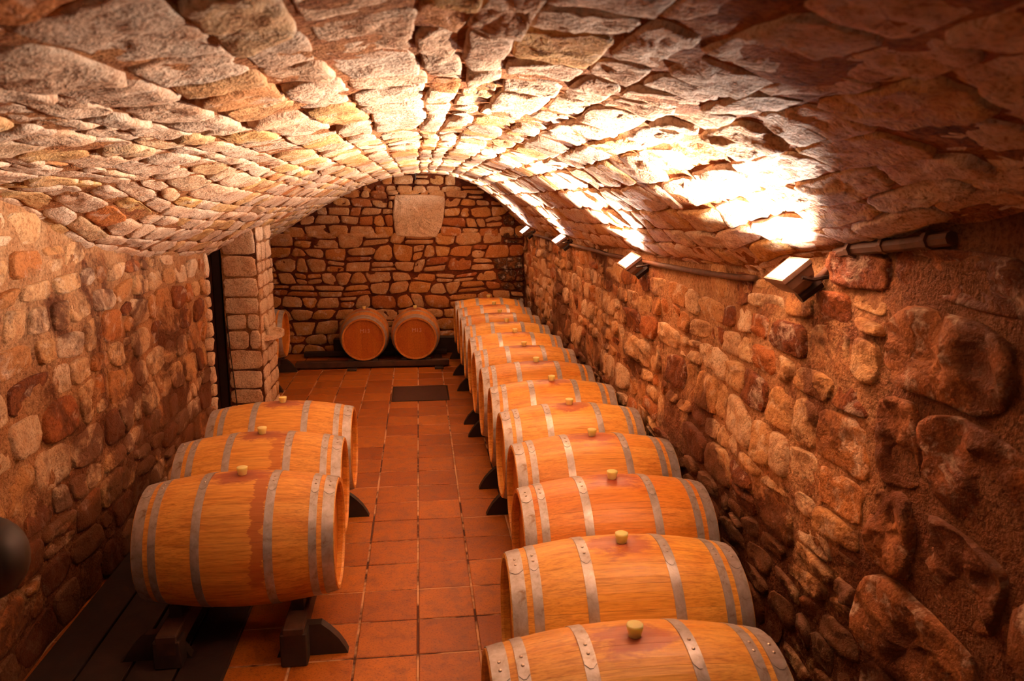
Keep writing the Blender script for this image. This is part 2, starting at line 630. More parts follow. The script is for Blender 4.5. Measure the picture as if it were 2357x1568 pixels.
def base_grid(name, Sf, us, vs, ref, material, amp=0.012, fq=6.0, keep=None):
    verts, faces, idx = [], [], {}
    for i, u in enumerate(us):
        for j, v in enumerate(vs):
            p = Sf(u, v)
            n = norm_of(Sf, u, v, ref)
            k = noise.noise(p * fq) * amp + noise.noise(p * fq * 2.7) * amp * 0.5
            idx[i, j] = len(verts)
            verts.append(p + n * k)
    for i in range(len(us) - 1):
        for j in range(len(vs) - 1):
            if keep and not keep((us[i] + us[i + 1]) / 2, (vs[j] + vs[j + 1]) / 2):
                continue
            faces.append((idx[i, j], idx[i + 1, j], idx[i + 1, j + 1], idx[i, j + 1]))
    return mesh_obj(name, verts, faces, material, smooth=True)


def frange(a, b, n):
    return [a + (b - a) * i / n for i in range(n + 1)]


def courses(u0, u1, v0, v1, hrange, lrange, wav=0.02, skew=0.02, rng=random, cut=None, thin=0.1):
    """irregular coursed rubble: list of quads (four corner functions) in (u, v)"""
    seeds = rng.random() * 100
    levels = [v0]
    while levels[-1] < v1 - hrange[0] * 0.7:
        levels.append(levels[-1] + rng.uniform(*hrange))
    if v1 - levels[-1] > 1e-4:
        levels[-1] = v1

    def lev(k, u):
        if k == 0 or k == len(levels) - 1:
            return levels[k]
        return levels[k] + wav * (noise.noise(Vector((u * 1.3, k * 7.7, seeds))) + 0.7 * noise.noise(Vector((u * 4.5, k * 3.3, seeds + 9))))
    cells = []
    for k in range(len(levels) - 1):
        vm = (levels[k] + levels[k + 1]) / 2
        h = levels[k + 1] - levels[k]
        spans = [(u0, u1)]
        if cut:
            spans = cut(u0, u1, levels[k], levels[k + 1])
        for (a, c) in spans:
            if c - a < 0.03:
                continue
            u = a
            cuts = [a]
            while True:
                u += rng.uniform(*lrange) * (0.75 + 0.5 * min(1.5, h / hrange[1]))
                if u > c - lrange[0] * 0.6:
                    break
                cuts.append(u)
            cuts.append(c)
            sk = [0] + [rng.uniform(-skew, skew) for _ in cuts[1:-1]] + [0]
            for i in range(len(cuts) - 1):
                ua, ub = cuts[i], cuts[i + 1]
                q = [(ua - sk[i], k), (ub - sk[i + 1], k), (ub + sk[i + 1], k + 1), (ua + sk[i], k + 1)]
                quad = [(uu, lev(kk, uu)) for uu, kk in q]
                if rng.random() < thin and h > hrange[0] * 1.3:
                    t = rng.uniform(0.4, 0.6)
                    ml = (quad[0][0] + (quad[3][0] - quad[0][0]) * t, quad[0][1] + (quad[3][1] - quad[0][1]) * t + rng.uniform(-.008, .008))
                    mr = (quad[1][0] + (quad[2][0] - quad[1][0]) * t, quad[1][1] + (quad[2][1] - quad[1][1]) * t + rng.uniform(-.008, .008))
                    cells.append([quad[0], quad[1], mr, ml])
                    cells.append([ml, mr, quad[2], quad[3]])
                else:
                    cells.append(quad)
    return cells


def build_stone(Sf, ref, quad, gap, height, tilt, rng, round_n=5.0, rough=0.012, sink=0.03, sz=None):
    """one rubble stone as (verts, faces, centre, normal, area)"""
    cu = sum(q[0] for q in quad) / 4
    cv = sum(q[1] for q in quad) / 4
    P = Sf(cu, cv)
    n = norm_of(Sf, cu, cv, ref)
    wq = ((quad[1][0] - quad[0][0]) + (quad[2][0] - quad[3][0])) / 2
    hq = ((quad[3][1] - quad[0][1]) + (quad[2][1] - quad[1][1])) / 2
    area = abs(wq * hq)
    px = sqrt(max(1.0, apparent(P, n, area)))
    if px > 110:
        NS, lv = 30, (0.975, 0.90, 0.74, 0.56, 0.38, 0.2)
    elif px > 45:
        NS, lv = 20, (0.97, 0.88, 0.62, 0.32)
    else:
        NS, lv = 12, (0.96, 0.84, 0.42)
    fu = max(0.3, 1 - gap / max(wq, 0.02))
    fv = max(0.3, 1 - gap / max(hq, 0.02))
    t1, t2 = rng.uniform(-tilt, tilt), rng.uniform(-tilt, tilt)
    seed = rng.random() * 50
    ang0 = rng.random()
    verts, faces = [], []

    def uv(s, t):
        a, b_ = (1 + s * fu) / 2, (1 + t * fv) / 2
        u = (quad[0][0] * (1 - a) + quad[1][0] * a) * (1 - b_) + (quad[3][0] * (1 - a) + quad[2][0] * a) * b_
        v = (quad[0][1] * (1 - a) + quad[1][1] * a) * (1 - b_) + (quad[3][1] * (1 - a) + quad[2][1] * a) * b_
        return u, v
    rad = []
    for k in range(NS):
        th = 2 * pi * (k + ang0) / NS
        c_, s_ = cos(th), sin(th)
        rr = (abs(c_) ** round_n + abs(s_) ** round_n) ** (-1 / round_n)
        j = 1 + 0.10 * noise.noise(Vector((c_ * 1.3, s_ * 1.3, seed))) + 0.05 * noise.noise(Vector((c_ * 4, s_ * 4, seed)))
        rr *= min(j, 1.06)
        rad.append((c_ * rr, s_ * rr))
    ctr = P

    def pt(s, t, h):
        u, v = uv(s, t)
        p = Sf(u, v)
        return p + n * (h + t1 * s + t2 * t)
    for (a, b_) in rad:
        verts.append(pt(a, b_, -sink))
    for li, l in enumerate(lv):
        for (a, b_) in rad:
            base = height * (0.62 if li == 0 else (0.92 if li == 1 else 1.0))
            s, t = a * l, b_ * l
            u, v = uv(s, t)
            p3 = Vector((u, v, seed))
            hh = base + rough * (noise.noise(p3 * 9) * 1.3 + noise.noise(p3 * 22) * 0.8 + (noise.noise(p3 * 48) * 0.5 if NS > 12 else 0)) * (0.5 if li == 0 else 1)
            verts.append(pt(s, t, hh))
    u, v = uv(0, 0)
    verts.append(pt(0, 0, height + rough * noise.noise(Vector((u, v, seed)) * 9)))
    for r_ in range(len(lv)):
        for k in range(NS):
            a, b_ = r_ * NS + k, r_ * NS + (k + 1) % NS
            faces.append((a, b_, b_ + NS, a + NS))
    ci = len(verts) - 1
    o = len(lv) * NS
    for k in range(NS):
        faces.append((o + k, o + (k + 1) % NS, ci))
    # orient outward
    f = faces[-1]
    fn = (verts[f[1]] - verts[f[0]]).cross(verts[f[2]] - verts[f[0]])
    if fn.dot(n) < 0:
        faces = [tuple(reversed(x)) for x in faces]
    return verts, faces, ctr, n, area


def stone_field(parent, Sf, ref, cells, material, gap, heights, tilt, rng, limit=300, round_n=5.0, rough=0.012,
                accept=None, rest_name='stone_rubble', part_name='stone', tintf=None, sink=0.03, limit_state=None, visf=None):
    built = []
    for q in cells:
        cu = sum(a for a, b_ in q) / 4
        cv = sum(b_ for a, b_ in q) / 4
        if accept and not accept(cu, cv):
            continue
        g = gap * rng.uniform(0.6, 1.5)
        h = rng.uniform(*heights)
        v, f, c, n, ar = build_stone(Sf, ref, q, g, h, tilt, rng, round_n * rng.uniform(0.75, 1.4), rough, sink)
        t = (rng.random(), rng.random(), rng.random(), 1)
        if tintf:
            t = tintf(c, t)
        app = apparent(c, n, ar) * (visf(c) if visf else 1)
        built.append((app, v, f, c, t))
    built.sort(key=lambda b_: -b_[0])
    for app, v, f, c, t in built[:limit]:
        mesh_obj(part_name, [x - c for x in v], f, material, parent, loc=c, smooth=True, tint=[t] * len(v))
    rest = built[limit:]
    if rest:
        V, F, T = [], [], []
        for app, v, f, c, t in rest:
            o = len(V)
            V.extend(v)
            F.extend(tuple(i + o for i in x) for x in f)
            T.extend([t] * len(v))
        r = mesh_obj(rest_name, V, F, material, parent, smooth=True, tint=T)
        r['kind'] = 'stuff'
    return built


# ------------------------------------------------------------------ ceiling (the vault)
rng = random.Random(11)


def vault_keep(u, v):
    x = lerp_table(A2X, v)
    return x > XL - 0.06 or u > 7.33


ceiling = base_grid('ceiling', S_vault, frange(YN, YE + 0.05, 150), frange(0, ARC, 60), Vector((0, 0, -1)), M_mort_v, 0.010, 6.0, vault_keep)
struct(ceiling, 'low barrel vault of pale rubble stone arching over the whole cellar', 'ceiling')
cells = []
band = 0
a0 = 0.0
while a0 < ARC - 0.05:      # a course at a time, so that joints do not line up
    hgt = rng.uniform(0.10, 0.22)
    if ARC - (a0 + hgt) < 0.08:
        hgt = ARC - a0
    cells += [q for q in courses(YN, YE, a0, a0 + hgt, (hgt, hgt), (0.13, 0.36), 0.0, 0.03, rng, thin=0.14)]
    a0 += hgt


def wob(q):
    return [(u + 0.018 * noise.noise(Vector((u * 3, v * 9, 3))), v + 0.040 * noise.noise(Vector((u * 1.7, v * 1.3, 0))) + 0.012 * noise.noise(Vector((u * 5.5, v * 5, 4)))) for u, v in q]


cells = [[(u, min(ARC, max(0, v))) for u, v in wob(q)] for q in cells]
stone_field(ceiling, S_vault, Vector((0, 0, -1)), cells, M_vault, 0.007, (0.003, 0.019), 0.007, rng, 300, 8.5, 0.011,
            accept=lambda u, v: vault_keep(u, v) and u > -0.9)

# ------------------------------------------------------------------ side walls
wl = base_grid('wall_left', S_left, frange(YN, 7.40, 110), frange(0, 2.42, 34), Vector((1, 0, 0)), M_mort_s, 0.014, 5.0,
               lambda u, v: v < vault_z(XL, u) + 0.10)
struct(wl, 'left cellar wall of rubble stones half buried in mortar, ending at a dark doorway', 'wall')
rng = random.Random(21)
cells = courses(YN, 7.34, 0.0, 2.4, (0.13, 0.25), (0.14, 0.36), 0.04, 0.03, rng, thin=0.15)


def wob2(q):
    return [(u + 0.03 * noise.noise(Vector((u * 3, v * 4, 3))), v + 0.03 * noise.noise(Vector((u * 3, v * 3, 7)))) for u, v in q]


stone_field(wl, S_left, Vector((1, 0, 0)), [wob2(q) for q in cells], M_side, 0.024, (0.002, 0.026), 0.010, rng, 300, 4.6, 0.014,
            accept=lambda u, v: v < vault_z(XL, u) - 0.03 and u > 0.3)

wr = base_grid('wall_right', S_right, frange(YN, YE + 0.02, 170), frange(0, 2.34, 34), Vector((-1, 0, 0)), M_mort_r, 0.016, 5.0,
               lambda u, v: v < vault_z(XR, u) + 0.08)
struct(wr, 'right cellar wall of dampened, blotched rubble stone below the row of floodlights', 'wall')
rng = random.Random(31)
cells = courses(2.42, YE, 0.0, 2.3, (0.10, 0.23), (0.13, 0.34), 0.04, 0.03, rng, thin=0.2)
near_cells = courses(YN, 2.42, 0.0, 2.35, (0.28, 0.44), (0.30, 0.60), 0.06, 0.05, rng, thin=0.2)
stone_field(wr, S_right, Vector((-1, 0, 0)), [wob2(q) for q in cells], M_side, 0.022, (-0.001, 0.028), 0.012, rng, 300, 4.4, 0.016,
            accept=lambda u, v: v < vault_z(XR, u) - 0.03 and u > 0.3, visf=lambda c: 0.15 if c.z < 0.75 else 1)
stone_field(wr, S_right, Vector((-1, 0, 0)), [wob2(q) for q in near_cells], M_near_shaded, 0.03, (0.004, 0.045), 0.02, rng, 60, 3.6, 0.03,
            accept=lambda u, v: v < vault_z(XR, u) - 0.03 and u > 0.3)

# ------------------------------------------------------------------ end wall
SLAB = (-0.36, 0.38, 1.70, 2.31)


def cut_slab(u0, u1, va, vb):
    m_ = (va + vb) / 2
    if SLAB[2] - 0.02 < m_ < SLAB[3] + 0.01:
        t = (m_ - SLAB[2]) / (SLAB[3] - SLAB[2])
        xr = SLAB[1] - 0.12 * (1 - t) ** 1.5
        return [(u0, SLAB[0] - 0.005), (xr + 0.005, u1)]
    return [(u0, u1)]


wb = base_grid('wall_back', S_back, frange(-3.0, 1.62, 60), frange(0, 2.72, 34), Vector((0, -1, 0)), M_mort_b, 0.008, 6.0,
               lambda u, v: v < vault_z(max(-3, min(1.57, u)), YE) + 0.12)
struct(wb, 'end wall of squared golden rubble stones around one large pale slab', 'wall')
rng = random.Random(41)
cells = courses(-2.95, 1.55, 0.0, 1.70, (0.11, 0.23), (0.13, 0.36), 0.07, 0.05, rng, thin=0.34)
cells += courses(-2.3, 1.55, 1.70, 2.33, (0.09, 0.19), (0.11, 0.32), 0.05, 0.03, rng, cut=cut_slab, thin=0.15)
cells += courses(-1.2, 1.1, 2.33, 2.7, (0.09, 0.15), (0.10, 0.26), 0.02, 0.012, rng)
stone_field(wb, S_back, Vector((0, -1, 0)), cells, M_back, 0.015, (0.008, 0.032), 0.007, rng, 300, 8.0, 0.012,
            accept=lambda u, v: v < vault_z(u, YE) - 0.02,
            tintf=lambda c, t: (1.0, t[1], t[2], 1) if (c.x > 1.24 and c.z > 0.7 and t[1] < 0.75) else (t[0] * 0.97, t[1], t[2], 1))
# the big slab
bm = bmesh.new()
out = [(-0.355, 2.27), (-0.33, 2.315), (0.10, 2.32), (0.375, 2.295), (0.385, 2.22), (0.36, 1.98), (0.33, 1.85), (0.26, 1.72), (0.235, 1.695), (-0.05, 1.70), (-0.33, 1.72), (-0.35, 1.80), (-0.375, 2.0)]
cx_, cz_ = 0.01, 2.0
pts = []
for i in range(len(out)):
    a, c_ = out[i], out[(i + 1) % len(out)]
    for t in (0, 0.34, 0.67):
        x_, z_ = a[0] + (c_[0] - a[0]) * t, a[1] + (c_[1] - a[1]) * t
        j = 0.006 * noise.noise(Vector((x_ * 25, z_ * 25, 2)))
        pts.append((x_ + j, z_ + j))
rings = []
for l, d in ((1.0, -0.02), (0.985, 0.03), (0.95, 0.042), (0.85, 0.046), (0.7, 0.046), (0.52, 0.046), (0.34, 0.046), (0.16, 0.046)):
    ring = []
    for (x_, z_) in pts:
        xx_, zz_ = cx_ + (x_ - cx_) * l, cz_ + (z_ - cz_) * l
        k = 0.016 * noise.noise(Vector((xx_ * 14, zz_ * 14, 5))) + 0.014 * noise.noise(Vector((xx_ * 34, zz_ * 34, 8)))
        ring.append(bm.verts.new((xx_, YE - d - k * (d > 0), zz_)))
    rings.append(ring)
for a, c_ in zip(rings, rings[1:]):
    for k in range(len(a)):
        bm.faces.new((a[k], a[(k + 1) % len(a)], c_[(k + 1) % len(a)], c_[k]))
bm.faces.new(rings[-1])
o = bm_obj('stone', bm, M_slab, wb)
o['label'] = 'large pale rough-dressed slab set high in the end wall'

# short wall that closes the recess on the left, behind the pillar, and the wall behind the viewer
rec = base_grid('wall_left_recess', lambda u, v: Vector((-2.9, u, v)), frange(7.3, YE, 30), frange(0, 1.4, 8), Vector((1, 0, 0)), M_mort_s, 0.012)
struct(rec, 'recessed rubble wall behind the pillar at the far left', 'wall')
nb = base_grid('wall_front', lambda u, v: Vector((u, YN, v)), frange(-3.0, 1.65, 30), frange(0, 2.75, 18), Vector((0, 1, 0)), M_mort_s, 0.012)
struct(nb, 'mortared rubble wall behind the viewer', 'wall')

# end face of the left wall (jamb of the doorway) with its quoins
jamb = base_grid('wall_left_end', lambda u, v: Vector((u, 7.40, v)), frange(-2.9, XL, 10), frange(0, 1.95, 16), Vector((0, 1, 0)), M_mort_s, 0.004)
struct(jamb, 'end face of the left wall beside the doorway', 'wall')

# ------------------------------------------------------------------ pillar
PX0, PX1, PY0, PY1 = -1.94, -1.60, 7.98, 8.75
pil = empty('pillar', ((PX0 + PX1) / 2, (PY0 + PY1) / 2, 0))
struct(pil, 'square pier of pale dressed stone between the dark doorway and the barrel recess', 'pillar')
bm = bmesh.new()
bm_box(bm, PX0, PX1, PY0, PY1, 0, 2.04)
pcore = bm_obj('mortar_core', bm, M_mort_s, pil, loc=(-(PX0 + PX1) / 2, -(PY0 + PY1) / 2, 0))
rng = random.Random(55)
PC = Vector(((PX0 + PX1) / 2, (PY0 + PY1) / 2, 0))


def pil_field(Sf, ref, u0, u1, hr, lr, zoff):
    cs = courses(u0, u1, 0, 2.0, hr, lr, 0.006, 0.01, rng, thin=0.05)
    for q in cs:
        v, f, c, n, ar = build_stone(Sf, ref, q, 0.014, rng.uniform(0.008, 0.022), 0.004, rng, 9.0, 0.010, 0.02)
        t = (rng.random() * (0.6 if rng.random() < 0.8 else 1.0), rng.random(), rng.random(), 1)
        mesh_obj('stone', [x - c for x in v], f, M_pillar, pil, loc=c - PC, smooth=True, tint=[t] * len(v))


pil_field(lambda u, v: Vector((u, PY0, v)), Vector((0, -1, 0)), PX0, PX1, (0.14, 0.22), (0.18, 0.34), 0)
pil_field(lambda u, v: Vector((PX1, u, v)), Vector((1, 0, 0)), PY0, PY1, (0.11, 0.20), (0.16, 0.34), 0)
pil_field(lambda u, v: Vector((u, PY1, v)), Vector((0, 1, 0)), PX0, PX1, (0.16, 0.24), (0.2, 0.34), 0)

# quoins on the left wall's end
rng = random.Random(61)
for q in courses(7.30, 7.42, 0.0, 1.80, (0.10, 0.19), (0.3, 0.3), 0.006, 0.0, rng, thin=0):
    v, f, c, n, ar = build_stone(lambda u, v: Vector((XL + 0.012, u, v)), Vector((1, 0, 0)), q, 0.012, 0.03, 0.004, rng, 7.0, 0.008, 0.05)
    mesh_obj('stone', [x - c for x in v], f, M_pillar, jamb, loc=c, smooth=True, tint=[(rng.random() * .7, .5, .5, 1)] * len(v))

# ------------------------------------------------------------------ floor of terracotta tiles
TW, TD, TX0, TY0 = 0.3175, 0.3405, -0.052, 3.66
bm = bmesh.new()
bm_box(bm, -3.0, 1.65, YN, YE, -0.08, -0.004)
floor = bm_obj('floor', bm, M_grout)
struct(floor, 'floor of square terracotta tiles with pale and dark grout', 'floor')
rng = random.Random(71)
tiles = []
for i in range(-9, 6):
    for j in range(-15, 25):
        x0, x1 = TX0 + i * TW, TX0 + (i + 1) * TW
        y0, y1 = TY0 + j * TD, TY0 + (j + 1) * TD
        if x1 < -2.95 or x0 > 1.6 or y0 > YE or y1 < YN:
            continue
        if y0 < 9.3 and y1 > 8.75 and -0.36 < (x0 + x1) / 2 < 0.30 and False:
            continue
        x1, y1 = min(x1, 1.62), min(y1, YE)
        g = 0.0058
        c = Vector(((x0 + x1) / 2, (y0 + y1) / 2, 0))
        wq, dq = (x1 - x0) / 2 - g, (y1 - y0) / 2 - g
        if wq < 0.02 or dq < 0.02:
            continue
        dz = rng.uniform(-0.0012, 0.0012)
        tx, ty = rng.uniform(-0.001, 0.001), rng.uniform(-0.001, 0.001)
        vv = []
        for (k, z_) in ((1.0, -0.01), (1.0, -0.003), (0.975, 0.0)):
            kk = 1 - (1 - k)
            for (sx_, sy_) in ((-1, -1), (1, -1), (1, 1), (-1, 1)):
                vv.append(Vector((sx_ * wq * kk, sy_ * dq * kk, z_ + dz + (tx * sx_ + ty * sy_ if z_ > -0.009 else 0))))
        ff = []
        for r_ in range(2):
            for k in range(4):
                a, b_ = r_ * 4 + k, r_ * 4 + (k + 1) % 4
                ff.append((a, b_, b_ + 4, a + 4))
        ff.append((8, 9, 10, 11))
        vis = 1.0 if (-0.75 < c.x < 0.75 or (c.y > 8.6 and c.x > -1.8)) else 0.1
        tiles.append((apparent(c, Vector((0, 0, 1)), wq * dq * 4) * vis, c, vv, ff, (rng.random(), 0, 0, 1)))
tiles.sort(key=lambda t: -t[0])
for app, c, vv, ff, t in tiles[:300]:
    mesh_obj('tile', vv, ff, M_tile, floor, loc=c, tint=[t] * len(vv))
V, F, T = [], [], []
for app, c, vv, ff, t in tiles[300:]:
    o_ = len(V)
    V.extend(x + c for x in vv)
    F.extend(tuple(i + o_ for i in x) for x in ff)
    T.extend([t] * len(vv))
r = mesh_obj('tiles_under_racks', V, F, M_tile, floor, tint=T)
r['kind'] = 'stuff'

# ------------------------------------------------------------------ wine barrel
BL, RB, RH = 0.48, 0.345, 0.288        # half length, belly radius, head radius
NST = 26


def br(x):
    t = x / BL
    return RH + (RB - RH) * (1 - t * t) ** 1.0


def make_barrel():
    """local origin on the axis at the middle; axis along X, bung up"""
    root = empty('wine_barrel')
    rg = random.Random(5)
    ws = [rg.uniform(0.75, 1.3) for _ in range(NST)]
    tot = sum(ws)
    a = pi / 2 - ws[0] / tot * pi      # first stave centred on the bung
    xs = [-BL, -BL + 0.012, -BL + 0.05] + [-BL + 0.05 + (2 * BL - 0.1) * k / 12 for k in range(1, 12)] + [BL - 0.05, BL - 0.012, BL]
    for i in range(NST):
        da = ws[i] / tot * 2 * pi
        a0, a1 = a, a + da
        a = a1
        verts, faces = [], []
        na = 3
        e = 0.0004 / RB                # hairline joint
        for x in xs:
            R = br(x)
            endk = abs(abs(x) - BL) < 1e-6
            th = 0.020 if endk else 0.027
            for k in range(na + 1):
                t = a0 + e + (a1 - a0 - 2 * e) * k / na
                rr = R - (0.0008 if k in (0, na) else 0)
                if endk:
                    rr -= 0.003
                verts.append((x, cos(t) * rr, sin(t) * rr))
            for k in (na, 0):
                t = a0 + e + (a1 - a0 - 2 * e) * k / na
                verts.append((x, cos(t) * (R - th), sin(t) * (R - th)))
        m_ = na + 3
        for s in range(len(xs) - 1):
            for k in range(m_):
                p, q = s * m_ + k, s * m_ + (k + 1) % m_
                faces.append((p, q, q + m_, p + m_))
        faces.append(tuple(range(m_ - 1, -1, -1)))
        faces.append(tuple((len(xs) - 1) * m_ + k for k in range(m_)))
        mesh_obj('stave', verts, [tuple(reversed(f_)) for f_ in faces], M_wood, root)
    # heads: a ledge of planks set in behind the chime
    for sgn in (-1, 1):
        hx = sgn * (BL - 0.040)
        rh = br(hx) - 0.024
        head = None
        edges = [-1.0, -0.74, -0.46, -0.20, 0.10, 0.36, 0.66, 1.0]
        bm = bmesh.new()
        tube(bm, [Vector((hx - sgn * 0.020, 0, 0)), Vector((hx - sgn * 0.008, 0, 0))], rh, 48)
        head = bm_obj('head', bm, M_head, root)
        for j in range(len(edges) - 1):
            e0, e1 = edges[j] * rh + 0.0008, edges[j + 1] * rh - 0.0008
            pts_ = []
            K = 8
            for k in range(K + 1):
                y_ = e0 + (e1 - e0) * k / K
                pts_.append((y_, sqrt(max(0, rh * rh - y_ * y_))))
            loop = pts_ + [(y_, -z_) for y_, z_ in reversed(pts_)]
            cl = []
            for p_ in loop:
                if not cl or (abs(cl[-1][0] - p_[0]) + abs(cl[-1][1] - p_[1])) > 1e-6:
                    cl.append(p_)
            if abs(cl[0][0] - cl[-1][0]) + abs(cl[0][1] - cl[-1][1]) < 1e-6:
                cl.pop()
            n_ = len(cl)
            vv = [(hx - sgn * 0.008, y_, z_) for y_, z_ in cl] + [(hx, y_, z_) for y_, z_ in cl]
            ff = [tuple(range(n_)), tuple(range(2 * n_ - 1, n_ - 1, -1))] + [(k, (k + 1) % n_, n_ + (k + 1) % n_, n_ + k) for k in range(n_)]
            if sgn > 0:
                ff = [tuple(reversed(f_)) for f_ in ff]
            mesh_obj('head_plank', vv, ff, M_head, head)
    # hoops
    for xc, wd in ((-0.448, 0.056), (-0.377, 0.038), (-0.170, 0.042), (0.170, 0.042), (0.377, 0.038), (0.448, 0.056)):
        NA = 72
        th = 0.0018
        rows = [(xc - wd / 2, 0.0002), (xc - wd / 2, th), (xc - wd / 2, th), (xc, th + 0.0004), (xc + wd / 2, th), (xc + wd / 2, th), (xc + wd / 2, 0.0002)]
        verts, faces = [], []
        for k in range(NA):
            t = 2 * pi * k / NA
            for (x, o_) in rows:
                rr = br(max(-BL, min(BL, x))) + o_
                verts.append((x, cos(t) * rr, sin(t) * rr))
        nr = len(rows)
        for k in range(NA):
            for r_ in (0, 2, 3, 5):
                p = k * nr + r_
                q = ((k + 1) % NA) * nr + r_
                faces.append((p, p + 1, q + 1, q))
        # lap: a second thickness over the last stretch, with a rounded end
        t0, t1 = radians(84), radians(111)
        if xc > 0.1:
            t0, t1 = radians(86), radians(116)
        nmain = len(faces)
        base = len(verts)
        K = 10
        for k in range(K + 1):
            u_ = k / K
            t = -(t0 + (t1 - t0) * u_) + pi      # toward the viewer's side
            t = pi - (t0 + (t1 - t0) * u_)
            t = -t + pi
            f_ = 1.0 if u_ < 0.82 else sqrt(max(0.0, 1 - ((u_ - 0.82) / 0.18) ** 2)) * 0.75 + 0.25
            for sx_ in (-1, 1):
                for (o_) in (th, th * 2.1):
                    x = xc + sx_ * wd / 2 * f_
                    rr = br(max(-BL, min(BL, x))) + o_ + 0.0006
                    verts.append((x, cos(t) * rr, sin(t) * rr))
        for k in range(K):
            p, q = base + k * 4, base + (k + 1) * 4
            faces += [(p + 1, p + 3, q + 3, q + 1), (p, p + 1, q + 1, q), (p + 2, q + 2, q + 3, p + 3)]
        faces += [(base, base + 2, base + 3, base + 1), (base + K * 4, base + K * 4 + 1, base + K * 4 + 3, base + K * 4 + 2)]
        hp = mesh_obj('hoop', verts, faces, M_hoop, root)
        hp.data.polygons.foreach_set('use_smooth', [k_ < nmain for k_ in range(len(faces))])
        for ang in (94.5, 101.5):
            t = radians(ang) + (radians(2) if xc > 0 else 0)
            rr = br(xc) + th * 2.1 + 0.0004
            cpt = Vector((xc, cos(t) * rr, sin(t) * rr))
            nn = Vector((0, cos(t), sin(t)))
            tt = Vector((0, -sin(t), cos(t)))
            vv = []
            for (rad_, h_) in ((0.0062, 0.0), (0.0055, 0.0022), (0.003, 0.0036)):
                for k in range(8):
                    vv.append(cpt + (Vector((1, 0, 0)) * cos(pi * k / 4) + tt * sin(pi * k / 4)) * rad_ + nn * h_)
            ff = []
            for r_ in range(2):
                for k in range(8):
                    p, q = r_ * 8 + k, r_ * 8 + (k + 1) % 8
                    ff.append((p, q, q + 8, p + 8))
            ff.append(tuple(range(16, 24)))
            mesh_obj('rivet', vv, ff, M_rivet, hp, smooth=True)
    # bung
    bm = bmesh.new()
    tube(bm, [Vector((0, 0, z_)) for z_ in (RB - 0.02, RB + 0.004, RB + 0.030, RB + 0.038, RB + 0.040)], [0.020, 0.0215, 0.0275, 0.0275, 0.0235], 20)
    bm_obj('bung', bm, M_bung, root, smooth=True)
    return root


def copy_tree(o, parent=None):
    c = o.copy()
    COL.objects.link(c)
    if parent is not None:
        c.parent = parent
    for ch in kids.get(o.name, []):
        copy_tree(ch, c)
    return c


proto = make_barrel()
kids = {}
for o in bpy.data.objects:
    if o.parent is not None:
        kids.setdefault(o.parent.name, []).append(o)
first = [True]


def place_barrel(x, y, z, rz, label, group, col, roll=0.0, drip=0.0):
    r = proto if first[0] else copy_tree(proto)
    first[0] = False
    r.location = (x, y, z)
    r.rotation_euler = (roll, 0, rz)
    tag(r, label, 'barrel', group)
    stack = [r]
    while stack:
        o = stack.pop()
        for ch in o.children:
            ch.color = (*col, drip)
            stack.append(ch)
    return r


RIGHT = [(0.67, 2.27), (0.805, 2.96), (0.945, 3.69), (1.0, 4.41), (1.0, 5.125), (0.995, 5.835), (0.98, 6.54), (0.97, 7.27), (0.975, 8.02), (0.965, 8.72), (0.96, 9.43), (0.955, 10.16), (0.95, 10.89)]
COLS = [(1.0, 0.98, 0.95), (1.02, 1.0, 0.85), (0.98, 0.72, 0.55), (1.0, 0.86, 0.75), (1.02, 0.98, 0.9), (1.0, 0.92, 0.8), (1.0, 0.88, 0.75), (1.0, 0.88, 0.7),
        (1.05, 1.0, 0.9), (1.05, 1.02, 0.9), (1.0, 0.86, 0.65), (1.0, 0.85, 0.65), (1.0, 0.85, 0.62)]
ORD = ['nearest', 'second', 'third', 'fourth', 'fifth', 'sixth', 'seventh', 'eighth', 'ninth', 'tenth', 'eleventh', 'twelfth', 'thirteenth']
RL = ['pale oak wine barrel cut by the bottom edge, nearest of the right-hand row',
      'yellow oak barrel with wine stain round its bung, second nearest of the right-hand row',
      'reddish orange oak barrel, third nearest of the right-hand row',
      'oak barrel with hooped ends, fourth nearest of the right-hand row']
for i, (x, y) in enumerate(RIGHT):
    if i < 4:
        lab = RL[i]
    elif i < 12:
        lab = 'oak wine barrel along the right wall, %s from the near end of its row' % ORD[i]
    else:
        lab = 'oak wine barrel at the far end of the right-hand row, against the end wall'
    place_barrel(x, y, 0.545, [0.01, -0.015, 0.0, 0.01][i % 4], lab, 'wine barrels in the long row along the right wall', COLS[i])
LEFT = [(-0.93, 3.97, 0.0, 'oak barrel with a dark drip stain, nearest of the three on the left', (0.98, 0.84, 0.72)),
        (-0.965, 4.68, 0.01, 'oak barrel in the middle of the three on the left', (1.0, 0.90, 0.80)),
        (-0.965, 5.41, 0.0, 'oak barrel farthest back of the three on the left, before the doorway', (1.0, 0.9, 0.8))]
for x, y, rz, lab, c_ in LEFT:
    place_barrel(x, y, 0.545, rz, lab, 'wine barrels on the left rack', c_, 0.0, {3.97: 1.0, 4.68: 0.7, 5.41: 0.0}[y])
backb = []
for x, y, lab in [(-0.785, 10.955, 'oak barrel facing out before the end wall, left of the facing pair'), (-0.080, 10.955, 'oak barrel facing out before the end wall, right of the facing pair')]:
    backb.append(place_barrel(x, y, 0.40, pi / 2 + (0.03 if x < -0.5 else 0.0), lab, 'barrels with their heads facing out at the end wall', (0.85, 0.62, 0.5)))
for x, y, lab in [(-2.22, 9.42, 'oak barrel showing one head behind the pillar, nearer of two'), (-2.20, 10.14, 'oak barrel showing one head behind the pillar, farther of two')]:
    place_barrel(x, y, 0.56, 0.0, lab, 'barrels in the recess behind the pillar', (0.9, 0.75, 0.6))

